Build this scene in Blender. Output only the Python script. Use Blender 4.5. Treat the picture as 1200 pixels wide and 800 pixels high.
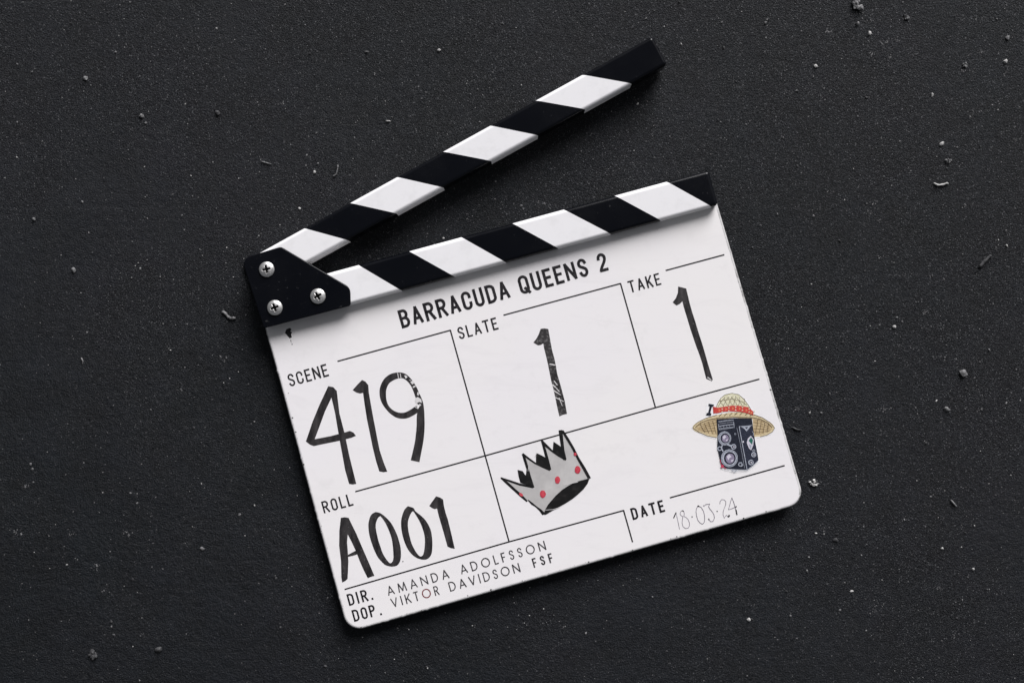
import bpy, bmesh, math, random
from mathutils import Vector, noise
from mathutils.geometry import tessellate_polygon

for o in list(bpy.data.objects):
    bpy.data.objects.remove(o)
S = bpy.context.scene
C = S.collection
R = math.radians

# ------------------------------------------------------------------ camera
H = 0.70            # camera height over the ground, metres
PX = 0.0005         # one photograph pixel on the ground, metres
cam_d = bpy.data.cameras.new('camera')
cam_d.sensor_width = 36.0
cam_d.lens = 36.0 * H / (1200 * PX)
cam_d.clip_start = 0.01
cam_d.clip_end = 100
cam = bpy.data.objects.new('camera', cam_d)
C.objects.link(cam)
cam.location = (0, 0, H)
S.camera = cam

# ------------------------------------------------------------------ light
SUN_EL, SUN_AZ = R(29), R(20)        # azimuth clockwise from +Y
w = bpy.data.worlds.new('World')
S.world = w
w.use_nodes = True
nt = w.node_tree
bg = nt.nodes['Background']
sky = nt.nodes.new('ShaderNodeTexSky')
sky.sky_type = 'NISHITA'
sky.sun_disc = False
sky.sun_elevation = SUN_EL
sky.sun_rotation = SUN_AZ
sky.dust_density = 4.0
sky.air_density = 1.0
hs = nt.nodes.new('ShaderNodeHueSaturation')
hs.inputs['Saturation'].default_value = 0.22
nt.links.new(sky.outputs[0], hs.inputs['Color'])
nt.links.new(hs.outputs[0], bg.inputs[0])
bg.inputs[1].default_value = 0.05

sd = bpy.data.lights.new('sun', 'SUN')
sd.energy = 5.0
sd.angle = R(36)
sd.color = (0.985, 0.975, 1.0)
so = bpy.data.objects.new('sun', sd)
C.objects.link(so)
sdir = Vector((math.sin(SUN_AZ) * math.cos(SUN_EL), math.cos(SUN_AZ) * math.cos(SUN_EL), math.sin(SUN_EL)))
so.rotation_euler = sdir.to_track_quat('Z', 'Y').to_euler()
so.location = sdir * 2

S.view_settings.view_transform = 'Standard'
S.view_settings.look = 'None'
S.view_settings.exposure = 0.10
S.view_settings.gamma = 1
S.render.engine = 'CYCLES'

# ------------------------------------------------------------------ helpers
def P(px, py, z=0.0):
    k = (H - z) / H
    return Vector(((px - 600) * PX * k, (400 - py) * PX * k, z))

random.seed(7)

def mat(name, col, rough=0.5, spec=0.5, metal=0.0):
    m = bpy.data.materials.new(name)
    m.use_nodes = True
    b = m.node_tree.nodes['Principled BSDF']
    b.inputs['Base Color'].default_value = (*col, 1)
    b.inputs['Roughness'].default_value = rough
    b.inputs['Specular IOR Level'].default_value = spec
    b.inputs['Metallic'].default_value = metal
    return m

class NB:
    """tiny node builder"""
    def __init__(s, m):
        s.t = m.node_tree; s.b = s.t.nodes['Principled BSDF']
        s.co = s.t.nodes.new('ShaderNodeTexCoord').outputs['Object']
    def n(s, k, **kw):
        x = s.t.nodes.new(k)
        for a, v in kw.items(): setattr(x, a, v)
        return x
    def l(s, a, b): s.t.links.new(a, b)
    def mapping(s, scale=(1, 1, 1), rot=(0, 0, 0), loc=(0, 0, 0)):
        x = s.n('ShaderNodeMapping'); s.l(s.co, x.inputs[0])
        x.inputs['Scale'].default_value = scale; x.inputs['Rotation'].default_value = rot; x.inputs['Location'].default_value = loc
        return x.outputs[0]
    def noise(s, scale, detail=2, rough=.5, vec=None, dist=0):
        x = s.n('ShaderNodeTexNoise'); s.l(vec or s.co, x.inputs['Vector'])
        x.inputs['Scale'].default_value = scale; x.inputs['Detail'].default_value = detail
        x.inputs['Roughness'].default_value = rough; x.inputs['Distortion'].default_value = dist
        return x.outputs['Fac']
    def voro(s, scale, out='Distance', rnd=1):
        x = s.n('ShaderNodeTexVoronoi'); s.l(s.co, x.inputs['Vector'])
        x.inputs['Scale'].default_value = scale; x.inputs['Randomness'].default_value = rnd
        return x
    def ramp(s, fac, a, b, lo=0., hi=1.):
        x = s.n('ShaderNodeMapRange'); s.l(fac, x.inputs['Value'])
        x.inputs['From Min'].default_value = a; x.inputs['From Max'].default_value = b
        x.inputs['To Min'].default_value = lo; x.inputs['To Max'].default_value = hi
        return x.outputs[0]
    def math(s, op, a, b):
        x = s.n('ShaderNodeMath', operation=op)
        for i, v in enumerate((a, b)):
            if isinstance(v, (int, float)): x.inputs[i].default_value = v
            else: s.l(v, x.inputs[i])
        return x.outputs[0]
    def mix(s, fac, a, b):
        x = s.n('ShaderNodeMix', data_type='RGBA')
        if isinstance(fac, (int, float)): x.inputs[0].default_value = fac
        else: s.l(fac, x.inputs[0])
        for i, v in ((6, a), (7, b)):
            if isinstance(v, tuple): x.inputs[i].default_value = (*v, 1)
            else: s.l(v, x.inputs[i])
        return x.outputs[2]
    def bump(s, h, strength, dist, normal=None):
        x = s.n('ShaderNodeBump'); s.l(h, x.inputs['Height'])
        x.inputs['Strength'].default_value = strength; x.inputs['Distance'].default_value = dist
        if normal: s.l(normal, x.inputs['Normal'])
        return x.outputs[0]

# ------------------------------------------------------------------ materials
def ground_mat():
    m = mat('asphalt', (0.014, 0.015, 0.017), 0.6, 0.24)
    b = NB(m)
    big = b.noise(5, 3, .6)
    sx = b.n('ShaderNodeSeparateXYZ'); b.l(b.co, sx.inputs[0])
    bias = b.math('ADD', b.math('MULTIPLY', sx.outputs[0], .30), b.math('MULTIPLY', sx.outputs[1], .55))
    patch = b.ramp(b.math('ADD', b.noise(11, 5, .65), bias), .36, .62)   # where the traffic has bared the grain
    fine = b.noise(1150, 3, .7)
    mid = b.noise(260, 3, .6)
    base = b.mix(b.ramp(fine, .35, .7), (0.0008, 0.0014, 0.0028), (0.0066, 0.0092, 0.0142))
    tint = b.mix(b.ramp(big, .35, .65), (0.0028, 0.0046, 0.0056), (0.0058, 0.0052, 0.0068))
    col = b.mix(.45, base, tint)
    vary = b.ramp(b.math('ADD', b.math('MULTIPLY', b.noise(42, 4, .6), .6), b.math('MULTIPLY', b.noise(4, 3, .5), .4)), .36, .64, .55, 1.35)
    vm = b.n('ShaderNodeVectorMath', operation='SCALE'); b.l(col, vm.inputs[0]); b.l(vary, vm.inputs['Scale']); col = vm.outputs[0]
    # pale mineral grains, and the dark of pits painted as near-black dots
    for sc, th, pr, c, am in ((1500, .42, .45, (0.046, 0.049, 0.054), 1.0), (1900, .42, .55, (0.0008, 0.0009, 0.001), 1.0), (950, .30, .80, (0.13, 0.134, 0.14), 1.0), (620, .30, .86, (0.10, 0.10, 0.105), 1.0), (330, .16, .93, (0.22, 0.22, 0.225), 1.0), (1300, .36, .80, (0.075, 0.075, 0.08), .8)):
        v = b.voro(sc)
        dot = b.ramp(v.outputs['Distance'], th, th * .6)
        sep = b.n('ShaderNodeSeparateColor'); b.l(v.outputs['Color'], sep.inputs[0])
        pick = b.ramp(sep.outputs[0], pr, pr + .1)
        f = b.math('MULTIPLY', dot, pick)
        f = b.math('MULTIPLY', f, b.ramp(patch, 0, 1, .25 * am, am))
        col = b.mix(f, col, c)
    b.l(col, b.b.inputs['Base Color'])
    b.l(b.ramp(mid, .3, .7, .48, .66), b.b.inputs['Roughness'])
    h1 = b.ramp(fine, .3, .7)
    h2 = b.ramp(mid, .3, .7)
    hh = b.math('ADD', b.math('MULTIPLY', b.math('MULTIPLY', h1, b.ramp(patch, 0, 1, .45, 1.)), .5), b.math('MULTIPLY', h2, .22))
    n = b.bump(hh, 1.0, .0014)
    b.l(n, b.b.inputs['Normal'])
    return m

def board_mat():
    m = mat('white_acrylic', (0.80, 0.78, 0.79), 0.38, 0.35)
    b = NB(m)
    t = b.noise(9, 3, .6)
    c = b.mix(b.ramp(t, .35, .65), (0.775, 0.752, 0.742), (0.765, 0.742, 0.752))
    # wiped marker ghosts and faint grime
    g = b.noise(60, 5, .75)
    c = b.mix(b.ramp(g, .56, .80, 0, .26), c, (0.55, 0.53, 0.53))
    wipe = b.noise(1, 5, .7, b.mapping((14, 70, 1), (0, 0, R(28))), 1.5)
    c = b.mix(b.ramp(wipe, .52, .78, 0, .22), c, (0.58, 0.56, 0.57))
    st = b.noise(1, 4, .7, b.mapping((26, 900, 1), (0, 0, R(-9))))
    c = b.mix(b.ramp(st, .66, .82, 0, .14), c, (0.5, 0.49, 0.5))
    b.l(c, b.b.inputs['Base Color'])
    b.l(b.ramp(st, .3, .8, .32, .5), b.b.inputs['Roughness'])
    b.l(b.bump(g, .12, .0002), b.b.inputs['Normal'])
    return m

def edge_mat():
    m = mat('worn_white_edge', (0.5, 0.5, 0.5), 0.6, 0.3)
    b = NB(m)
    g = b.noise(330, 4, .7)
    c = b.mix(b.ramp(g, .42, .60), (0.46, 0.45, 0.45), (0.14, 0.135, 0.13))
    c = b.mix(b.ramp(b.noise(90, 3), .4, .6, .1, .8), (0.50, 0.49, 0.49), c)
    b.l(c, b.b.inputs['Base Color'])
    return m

def black_mat(name, base=0.0065, rough=.5, spec=.35):
    m = mat(name, (base, base * 1.1, base * 1.45), rough, spec)
    b = NB(m)
    g = b.noise(420, 4, .75)
    h = b.noise(35, 3, .6)
    f = b.math('MULTIPLY', b.ramp(g, .64, .74), b.ramp(h, .4, .65))
    c = b.mix(b.math('MULTIPLY', f, .8), (base, base * 1.2, base * 2.0), (0.10, 0.10, 0.10))
    b.l(c, b.b.inputs['Base Color'])
    b.l(b.ramp(h, .3, .7, rough - .08, rough + .1), b.b.inputs['Roughness'])
    b.l(b.bump(b.noise(1500, 2), .25, .0001), b.b.inputs['Normal'])
    return m

def stripe_mat():
    m = mat('white_stripe_print', (0.80, 0.795, 0.80), 0.42, 0.3)
    b = NB(m)
    g = b.noise(120, 5, .7)
    c = b.mix(b.ramp(g, .5, .8, 0, .35), (0.755, 0.745, 0.755), (0.55, 0.54, 0.54))
    b.l(c, b.b.inputs['Base Color'])
    b.l(b.bump(g, .1, .0002), b.b.inputs['Normal'])
    return m

def marker_mat(name, wear, dark=(0.0085, 0.0072, 0.008), pale=(0.052, 0.047, 0.048), sc=(260, 60, 1)):
    m = mat(name, dark, 0.5, 0.4)
    b = NB(m)
    s = b.noise(1, 4, .7, b.mapping(sc, (0, 0, R(15))))
    g = b.noise(500, 4, .75)
    c = b.mix(b.ramp(s, .38, .72), dark, pale)
    c = b.mix(b.ramp(g, .72 - wear, .80 - wear * .6, 0, .55), c, (0.32, 0.31, 0.31))
    b.l(c, b.b.inputs['Base Color'])
    return m

def ramp_noise_mat(name, c1, c2, sc, rough=.5, spec=.3, lo=.4, hi=.6):
    m = mat(name, c1, rough, spec)
    b = NB(m)
    c = b.mix(b.ramp(b.noise(sc, 4, .65), lo, hi), c1, c2)
    b.l(c, b.b.inputs['Base Color'])
    return m

M = dict(
    ground=ground_mat(), board=board_mat(), edge=edge_mat(),
    stick=black_mat('black_lacquer', .0020, .22, .24), plate=black_mat('black_plate', .002, .28, .16),
    white=stripe_mat(),
    ink=ramp_noise_mat('printed_black_ink', (0.008, 0.007, 0.009), (0.02, 0.018, 0.02), 300),
    name_ink=ramp_noise_mat('thin_black_lettering', (0.02, 0.018, 0.02), (0.06, 0.055, 0.06), 250),
    red_ink=mat('dark_red_lettering', (0.16, 0.03, 0.035), .5, .3),
    marker=marker_mat('black_marker', .02), marker_worn=marker_mat('worn_black_marker', .20),
    crown_black=ramp_noise_mat('crown_black', (0.004, 0.0038, 0.004), (0.022, 0.02, 0.02), 350, .45, .4, .5, .75),
    marker_half=marker_mat('rubbed_black_marker', .10),
    pen=ramp_noise_mat('fine_pen', (0.10, 0.085, 0.11), (0.28, 0.25, 0.30), 400, lo=.35, hi=.65),
    chip=mat('chip_dirt', (0.05, 0.048, 0.045), .8, .2),
    scuff=mat('bare_scratch', (0.62, 0.60, 0.60), .5, .3),
)
m = mat('nickel_screw', (0.62, 0.61, 0.60), .36, .5, .85)
b = NB(m); b.l(b.bump(b.noise(900, 3), .15, .0002), b.b.inputs['Normal']); b.l(b.ramp(b.noise(700, 3), .3, .7, .28, .5), b.b.inputs['Roughness'])
M['screw'] = m
M['recess'] = mat('recess_shade', (0.006, 0.006, 0.006), .9, .05)  # shade inside the screw cross, painted as a near-black colour
M['rubber'] = mat('rubber', (0.02, 0.02, 0.02), .8, .2)

# ------------------------------------------------------------------ objects
def link(name, mesh, parent=None, origin=None):
    o = bpy.data.objects.new(name, mesh)
    C.objects.link(o)
    if parent is not None:
        o.parent = parent
    return o

def mesh_from(name, verts, faces, mats, fmats=None, smooth=False):
    me = bpy.data.meshes.new(name)
    me.from_pydata([tuple(v) for v in verts], [], faces)
    for m_ in mats: me.materials.append(m_)
    if fmats:
        me.polygons.foreach_set('material_index', fmats)
    if smooth:
        me.polygons.foreach_set('use_smooth', [True] * len(me.polygons))
    me.update()
    return me

def tag(o, label, cat, group=None):
    o['label'] = label; o['category'] = cat
    if group: o['group'] = group

# ---- ground -------------------------------------------------------
def gz(x, y):
    v = Vector((x * 9, y * 9, 3.1))
    a = noise.noise(v) * .0008 + noise.noise(Vector((x * 140, y * 140, 5.2))) * .00012 + noise.noise(Vector((x * 60, y * 60, 1.7))) * .00022
    return a - .0006
xs = [-3, -1.5, -.8] + [-.45 + .9 * i / 300 for i in range(301)] + [.8, 1.5, 3]
ys = [-3, -1.5, -.7] + [-.33 + .66 * i / 220 for i in range(221)] + [.7, 1.5, 3]
vs = [(x, y, gz(x, y)) for y in ys for x in xs]
nx = len(xs)
fs = [(j * nx + i, j * nx + i + 1, (j + 1) * nx + i + 1, (j + 1) * nx + i) for j in range(len(ys) - 1) for i in range(nx - 1)]
g = link('ground', mesh_from('ground', vs, fs, [M['ground']], smooth=True))
g['kind'] = 'structure'

# ---- clapperboard root ---------------------------------------------
ROOT = P(311, 385, 0)
root = bpy.data.objects.new('clapperboard', None)
C.objects.link(root)
root.location = ROOT
root.empty_display_size = .02
tag(root, 'open black and white clapperboard with handwritten white slate lying on dark asphalt', 'clapperboard')
def L(v): return Vector(v) - ROOT
def child(name, verts, faces, mats, fmats=None, parent=root, smooth=False):
    """verts in world coordinates; every part keeps the thing's own frame"""
    return link(name, mesh_from(name, [L(v) for v in verts], faces, mats, fmats, smooth), parent)

# slate plane: nearly level, dropping a little to its lower edge
EV = Vector((.264, -.9645))           # down the slate, in world xy
V0 = P(577, 312, .008).xy.dot(EV)
def zboard(x, y): return .0080 - .002 * (Vector((x, y)).dot(EV) - V0)
def B(px, py, dz=0.0):
    z = .008
    for _ in range(4):
        p = P(px, py, z); z = zboard(p.x, p.y) + dz
    return P(px, py, z)

# ---- slate panel -----------------------------------------------------
def round_corner(c, a, b, r, n=9):
    """rounded corner at c between neighbours a and b (pixels)"""
    c, a, b = Vector(c), Vector(a), Vector(b)
    da, db = (a - c).normalized(), (b - c).normalized()
    ang = da.angle(db); d = r / math.tan(ang / 2)
    bis = (da + db).normalized(); cen = c + bis * (r / math.sin(ang / 2))
    p0, p1 = c + da * d - cen, c + db * d - cen
    out = []
    for i in range(n + 1):
        t = i / n
        v = (p0 * math.sin((1 - t) * (math.pi - ang)) + p1 * math.sin(t * (math.pi - ang))) / math.sin(math.pi - ang)
        out.append(cen + v)
    return out
TL, TR, BR, BL = (309.5, 379), (839.5, 236), (943.5, 588.5), (408, 740.5)
outline = [Vector(TL)]
def edge_pts(a, b, step, rough):
    a, b = Vector(a), Vector(b); n = max(2, int((b - a).length / step)); nrm = Vector(((b - a).y, -(b - a).x)).normalized()
    out = []
    for i in range(1, n):
        j = 0
        if random.random() < rough: j = random.uniform(.15, .55)
        out.append(a + (b - a) * (i / n) + nrm * (-j))
    return out
cbl = round_corner(BL, TL, BR, 19); cbr = round_corner(BR, BL, TR, 19)
# counter-clockwise in world = left edge down, bottom edge right, right edge up
outline += [p for p in edge_pts(TL, cbl[0], 3.2, .10)]
outline += cbl + edge_pts(cbl[-1], cbr[0], 3.2, .13) + cbr + edge_pts(cbr[-1], TR, 3.2, .08) + [Vector(TR)]
n = len(outline)
cen = Vector((620, 490))
def inset(p, i, d):
    a, b_ = outline[(i - 1) % n], outline[(i + 1) % n]
    t = (b_ - a).normalized(); return p + Vector((t.y, -t.x)) * d
rings = []
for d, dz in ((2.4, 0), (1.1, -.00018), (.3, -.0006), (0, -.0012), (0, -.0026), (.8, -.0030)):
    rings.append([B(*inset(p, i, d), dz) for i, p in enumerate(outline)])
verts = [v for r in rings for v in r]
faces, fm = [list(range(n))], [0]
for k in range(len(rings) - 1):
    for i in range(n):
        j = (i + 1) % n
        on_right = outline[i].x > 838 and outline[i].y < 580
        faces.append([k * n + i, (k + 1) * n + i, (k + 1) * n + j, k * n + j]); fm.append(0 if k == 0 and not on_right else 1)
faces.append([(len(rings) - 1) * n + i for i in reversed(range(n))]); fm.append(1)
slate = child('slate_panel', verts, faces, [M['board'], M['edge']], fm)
slate['label'] = 'white acrylic slate with printed boxes and marker writing'

def board_polys(name, polys, mats, parent=slate, base=.00005, step=.000012, label=None):
    """polys: list of (points, material index); flat ink, every shape a hair above the last"""
    verts, faces, fm = [], [], []
    for k, (pts, mi) in enumerate(polys):
        o = len(verts)
        dz = base + step * k
        verts += [B(x, y, dz) for x, y in pts]
        tr = tessellate_polygon([[Vector((x, -y, 0)) for x, y in pts]])
        for t in tr:
            a, b_, c = (Vector(pts[i]) for i in t)
            cr = (b_ - a).cross(c - a) if False else (b_.x - a.x) * (c.y - a.y) - (b_.y - a.y) * (c.x - a.x)
            if abs(cr) < 1e-9: continue
            t = t if cr < 0 else (t[0], t[2], t[1])
            faces.append([o + i for i in t]); fm.append(mi)
    ob = child(name, verts, faces, mats, fm, parent)
    if label: ob['label'] = label
    return ob

def ribbon(pts, wd, closed=False, cap=0.0):
    """outline polygon(s) of a stroke; wd number or list"""
    pts = [Vector(p) for p in pts]
    n = len(pts)
    if not isinstance(wd, (list, tuple)): wd = [wd] * n
    if not closed and cap:
        pts[0] = pts[0] - (pts[1] - pts[0]).normalized() * cap
        pts[-1] = pts[-1] + (pts[-1] - pts[-2]).normalized() * cap
    Ls, Rs = [], []
    for i in range(n):
        if closed: a, c = pts[(i - 1) % n], pts[(i + 1) % n]
        else: a, c = pts[max(0, i - 1)], pts[min(n - 1, i + 1)]
        d1 = (pts[i] - a); d2 = (c - pts[i])
        if d1.length < 1e-6: d1 = d2
        if d2.length < 1e-6: d2 = d1
        d1, d2 = d1.normalized(), d2.normalized()
        n1, n2 = Vector((-d1.y, d1.x)), Vector((-d2.y, d2.x))
        mm = n1 + n2
        if mm.length < .1: mm = n1
        mm.normalize(); k = min(1.6, 1 / max(.3, mm.dot(n1)))
        Ls.append(pts[i] + mm * (wd[i] / 2 * k)); Rs.append(pts[i] - mm * (wd[i] / 2 * k))
    if closed:
        return Ls + [Ls[0]], Rs + [Rs[0]]
    return Ls, Rs

def strokes_obj(name, strokes, mat_list, parent=slate, base=.00005, step=.000012, label=None):
    """strokes: list of (Ls, Rs, material index) strips"""
    verts, faces, fm = [], [], []
    for k, (Ls, Rs, mi) in enumerate(strokes):
        o = len(verts); dz = base + step * (k % 8)
        for a, b_ in zip(Ls, Rs):
            verts += [B(a.x, a.y, dz), B(b_.x, b_.y, dz)]
        for i in range(len(Ls) - 1):
            f = [o + 2 * i, o + 2 * i + 1, o + 2 * i + 3, o + 2 * i + 2]
            faces.append(f); fm.append(mi)
    # face up
    me_v = verts
    for i, f in enumerate(faces):
        a, b_, c = me_v[f[0]], me_v[f[1]], me_v[f[2]]
        if (b_ - a).cross(c - a).z < 0: faces[i] = f[::-1]
    ob = child(name, verts, faces, mat_list, fm, parent)
    if label: ob['label'] = label
    return ob

# ---- stroke alphabets ------------------------------------------------
def arc(cx, cy, rx, ry, a0, a1, n=10):
    return [(cx + rx * math.cos(R(a0 + (a1 - a0) * i / n)), cy + ry * math.sin(R(a0 + (a1 - a0) * i / n))) for i in range(n + 1)]
def bez(a, b, c, d, n=9):
    return [tuple(((1 - t) ** 3) * a[i] + 3 * t * (1 - t) ** 2 * b[i] + 3 * t * t * (1 - t) * c[i] + t ** 3 * d[i] for i in (0, 1)) for t in [k / n for k in range(1, n + 1)]]
def glyph(ch, q):
    """centre lines in a unit box; q = height of the round ends"""
    if ch == 'A': return [([(0, 0), (.5, 1), (1, 0)], 0), ([(.17, .30), (.83, .30)], 0)]
    if ch == 'B': return [([(0, 0), (0, 1), (.5, 1)] + arc(.5, .765, .42, .235, 90, -90) + [(0, .53)], 0), ([(.05, .53), (.5, .53)] + arc(.5, .265, .5, .265, 90, -90) + [(0, 0)], 0)]
    if ch == 'C': return [([(1, 1 - q - .06)] + arc(.5, 1 - q, .5, q, 0, 180) + arc(.5, q, .5, q, 180, 360) + [(1, q + .06)], 0)]
    if ch == 'D': return [([(0, 0), (0, 1), (.35, 1)] + arc(.35, 1 - q, .65, q, 90, 0) + arc(.35, q, .65, q, 0, -90) + [(0, 0)], 0)]
    if ch == 'E': return [([(1, 1), (0, 1), (0, 0), (1, 0)], 0), ([(0, .52), (.85, .52)], 0)]
    if ch == 'F': return [([(1, 1), (0, 1), (0, 0)], 0), ([(0, .5), (.85, .5)], 0)]
    if ch == 'I': return [([(.5, 0), (.5, 1)], 0)]
    if ch == 'K': return [([(0, 0), (0, 1)], 0), ([(1, 1), (.03, .36)], 0), ([(.36, .58), (1, 0)], 0)]
    if ch == 'L': return [([(0, 1), (0, 0), (1, 0)], 0)]
    if ch == 'M': return [([(0, 0), (.12, 1), (.5, .08), (.88, 1), (1, 0)], 0)]
    if ch == 'N': return [([(0, 0), (0, 1), (1, 0), (1, 1)], 0)]
    if ch == 'O': return [(arc(.5, 1 - q, .5, q, 0, 180, 14) + arc(.5, q, .5, q, 180, 360, 14)[(1 if q >= .5 else 0):(-1 if q >= .5 else None)], 1)]
    if ch == 'Q': return glyph('O', q) + [([(.58, .24), (1.02, -.04)], 0)]
    if ch == 'P': return [([(0, 0), (0, 1), (.5, 1)] + arc(.5, .75, .5, .25, 90, -90) + [(0, .5)], 0)]
    if ch == 'R': return [([(0, 0), (0, 1), (.5, 1)] + arc(.5, .75, .48, .25, 90, -90) + [(0, .5)], 0), ([(.5, .48), (1, 0)], 0)]
    if ch == 'S': return [(arc(.5, .765, .47, .235, 12, 180) + bez((.03, .765), (.03, .5), (.97, .55), (.97, .25)) + arc(.5, .245, .47, .245, 0, -165)[1:], 0)]
    if ch == 'T': return [([(0, 1), (1, 1)], 0), ([(.5, .98), (.5, 0)], 0)]
    if ch == 'U': return [([(0, 1)] + arc(.5, q, .5, q, 180, 360) + [(1, 1)], 0)]
    if ch == 'V': return [([(0, 1), (.5, 0), (1, 1)], 0)]
    if ch == '2': return [(arc(.5, .76, .48, .24, 185, 0) + bez((.98, .76), (.98, .5), (.2, .28), (.0, .0)) + [(1, 0)], 0)]
    if ch == '.': return [([(.5, 0), (.5, .02)], 0)]
    return []
WID_D = dict(A=.50, B=.46, C=.46, D=.46, E=.40, I=.12, K=.46, L=.38, N=.50, O=.46, P=.44, Q=.48, R=.47, S=.45, T=.46, U=.46)
WID_D['2'] = .45; WID_D['.'] = .12; WID_D[' '] = .28
WID_F = dict(A=.74, D=.70, F=.42, I=.10, K=.58, L=.42, M=.90, N=.74, O=.94, R=.48, S=.48, T=.50, V=.70)
WID_F[' '] = .42
def text(name, s, p0, p1, h, t, style='D', mats=None, red=(), label=None, slant=0.0):
    wid, q = (WID_D, .235) if style == 'D' else (WID_F, .5)
    if style == 'D': wid = {k: v * (1.14 if k not in ' .I' else 1) for k, v in wid.items()}
    p0, p1 = Vector(p0), Vector(p1)
    e = (p1 - p0).normalized(); up = Vector((e.y, -e.x))
    tot = sum(wid[c] for c in s) * h
    gap = ((p1 - p0).length - tot) / (len(s) - 1)
    x = 0; out = []
    for i, c in enumerate(s):
        w_ = wid[c] * h
        for pts, closed in glyph(c, q):
            mapped = []
            for a, b_ in pts:
                xx = x + t / 2 + a * max(.001, w_ - t); yy = t / 2 + b_ * (h - t)
                if c == 'I': xx = x + w_ / 2
                mapped.append(p0 + e * (xx + slant * yy) + up * yy)
            if closed:
                out.append((*ribbon(mapped, t, True), 1 if i in red else 0)); continue
            runs = [[mapped[0]]]
            for k in range(1, len(mapped)):
                runs[-1].append(mapped[k])
                if k < len(mapped) - 1 and (mapped[k] - mapped[k - 1]).length > 1e-6 and (mapped[k + 1] - mapped[k]).length > 1e-6 and (mapped[k] - mapped[k - 1]).angle(mapped[k + 1] - mapped[k]) > R(100):
                    runs.append([mapped[k]])
            for r_ in runs:
                if len(r_) > 1: out.append((*ribbon(r_, t, False, cap=t * (.5 if len(runs) == 1 else .32)), 1 if i in red else 0))
        x += w_ + gap
    ob = strokes_obj(name, out, mats or [M['ink']], label=label)
    return ob

# ---- printed grid ----------------------------------------------------
LINES = [((395.5, 423.3), (527.8, 386.9)), ((527.6, 386.3), (596.6, 634.6)), ((590, 369.3), (727.2, 332.2)), ((727, 331.6), (768.1, 477.4)),
         ((780, 317), (848.8, 298.5)), ((416.3, 575.8), (568.3, 533.8), (768, 477.5), (890, 444)), ((403.8, 690.2), (596.3, 634.5), (730.8, 597.8)),
         ((730.6, 597.2), (741.3, 635)), ((785, 583), (919.6, 545.2))]
for ln in LINES:
    Ls, Rs = ribbon(ln, 1.7)
    strokes_obj('grid_line', [(Ls, Rs, 0)], [M['ink']], base=.00004)

text('printed_title', 'BARRACUDA QUEENS 2', (471.3, 385.0), (714.2, 316.3), 21.8, 3.4, label='bold black printed title line')
text('printed_heading', 'SCENE', (339.8, 453.2), (385.8, 440.2), 14.8, 1.95)
text('printed_heading', 'SLATE', (538.6, 397.9), (584.6, 385.4), 14.4, 1.95)
text('printed_heading', 'TAKE', (738.6, 343.4), (775.4, 333.4), 14.2, 1.95)
text('printed_heading', 'ROLL', (379.8, 601.2), (414.6, 591.6), 14.2, 1.95)
text('printed_heading', 'DATE', (741.8, 609.2), (779.8, 598.9), 14.2, 2.35)
text('printed_heading', 'DIR.', (409.4, 709.6), (437.4, 702.0), 14.0, 2.1)
text('printed_heading', 'DOP', (415.3, 728.2), (441.5, 721.0), 14.0, 2.1)
strokes_obj('printed_full_stop', [(*ribbon([(445.5, 719.4), (447.6, 718.8)], 2.3), 0)], [M['ink']])
nm = [M['name_ink'], M['red_ink']]
text('credit_line', 'AMANDA ADOLFSSON', (455.2, 697.8), (640.6, 643.6), 11.2, 1.3, 'F', nm)
text('credit_line', 'VIKTOR DAVIDSON', (460.0, 711.8), (610.5, 669.6), 11.2, 1.3, 'F', nm, red=(4,))
text('credit_line', 'FSF', (625.8, 665.0), (649.0, 658.2), 11.2, 1.75, 'F', nm)

# ---- marker writing --------------------------------------------------
def cr(ox, oy, s, pts): return [(ox + x / s, oy + y / s) for x, y in pts]
mk = [M['marker'], M['scuff']]
c = lambda pts: cr(350, 430, 5.33, pts)
board_polys('marker_digit', [
    (c([(185, 118), (215, 130), (205, 190), (165, 275), (130, 370), (98, 455), (90, 480), (45, 463), (60, 420), (85, 345), (130, 235)]), 0),
    (c([(190, 120), (215, 124), (238, 148), (255, 290), (285, 405), (318, 560), (360, 728), (338, 732), (315, 728), (290, 640), (255, 450), (228, 290), (205, 190)]), 0),
    (c([(45, 463), (98, 450), (200, 430), (270, 412), (320, 398), (342, 408), (358, 428), (325, 442), (240, 462), (150, 480), (95, 492), (72, 484)]), 0)], mk, label='handwritten black marker 4')
c = lambda pts: cr(410, 430, 6.15, pts)
board_polys('marker_digit', [(c([(20, 165), (55, 125), (88, 92), (112, 104), (133, 130), (137, 185), (150, 260), (170, 370), (195, 500), (215, 600), (245, 690), (270, 752), (240, 756), (212, 750), (190, 680), (165, 580), (143, 470), (122, 370), (105, 260), (95, 185), (72, 190), (45, 182)]), 0)], mk, label='handwritten black marker 1 in the scene box')
nine = [(500, 268, 22), (493, 235, 28), (478, 180, 34), (455, 130, 30), (420, 85, 32), (385, 62, 38), (345, 60, 44), (300, 74, 50), (262, 105, 48), (240, 155, 48), (238, 205, 46), (248, 250, 38), (270, 290, 30), (305, 325, 32), (350, 347, 40), (400, 348, 44), (445, 328, 46), (490, 298, 46)]
ctr = [(410 + x / 6.15, 430 + y / 6.15) for x, y, _ in nine]
def smooth(pts, k=4):
    out = []
    n_ = len(pts)
    for i in range(n_ - 1):
        p = [pts[max(0, i - 1)], pts[i], pts[i + 1], pts[min(n_ - 1, i + 2)]]
        for j in range(k):
            t = j / k
            out.append(tuple(.5 * (2 * p[1][a] + (p[2][a] - p[0][a]) * t + (2 * p[0][a] - 5 * p[1][a] + 4 * p[2][a] - p[3][a]) * t * t + (3 * p[1][a] - p[0][a] - 3 * p[2][a] + p[3][a]) * t ** 3) for a in range(len(p[0]))))
    out.append(pts[-1]); return out
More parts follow.
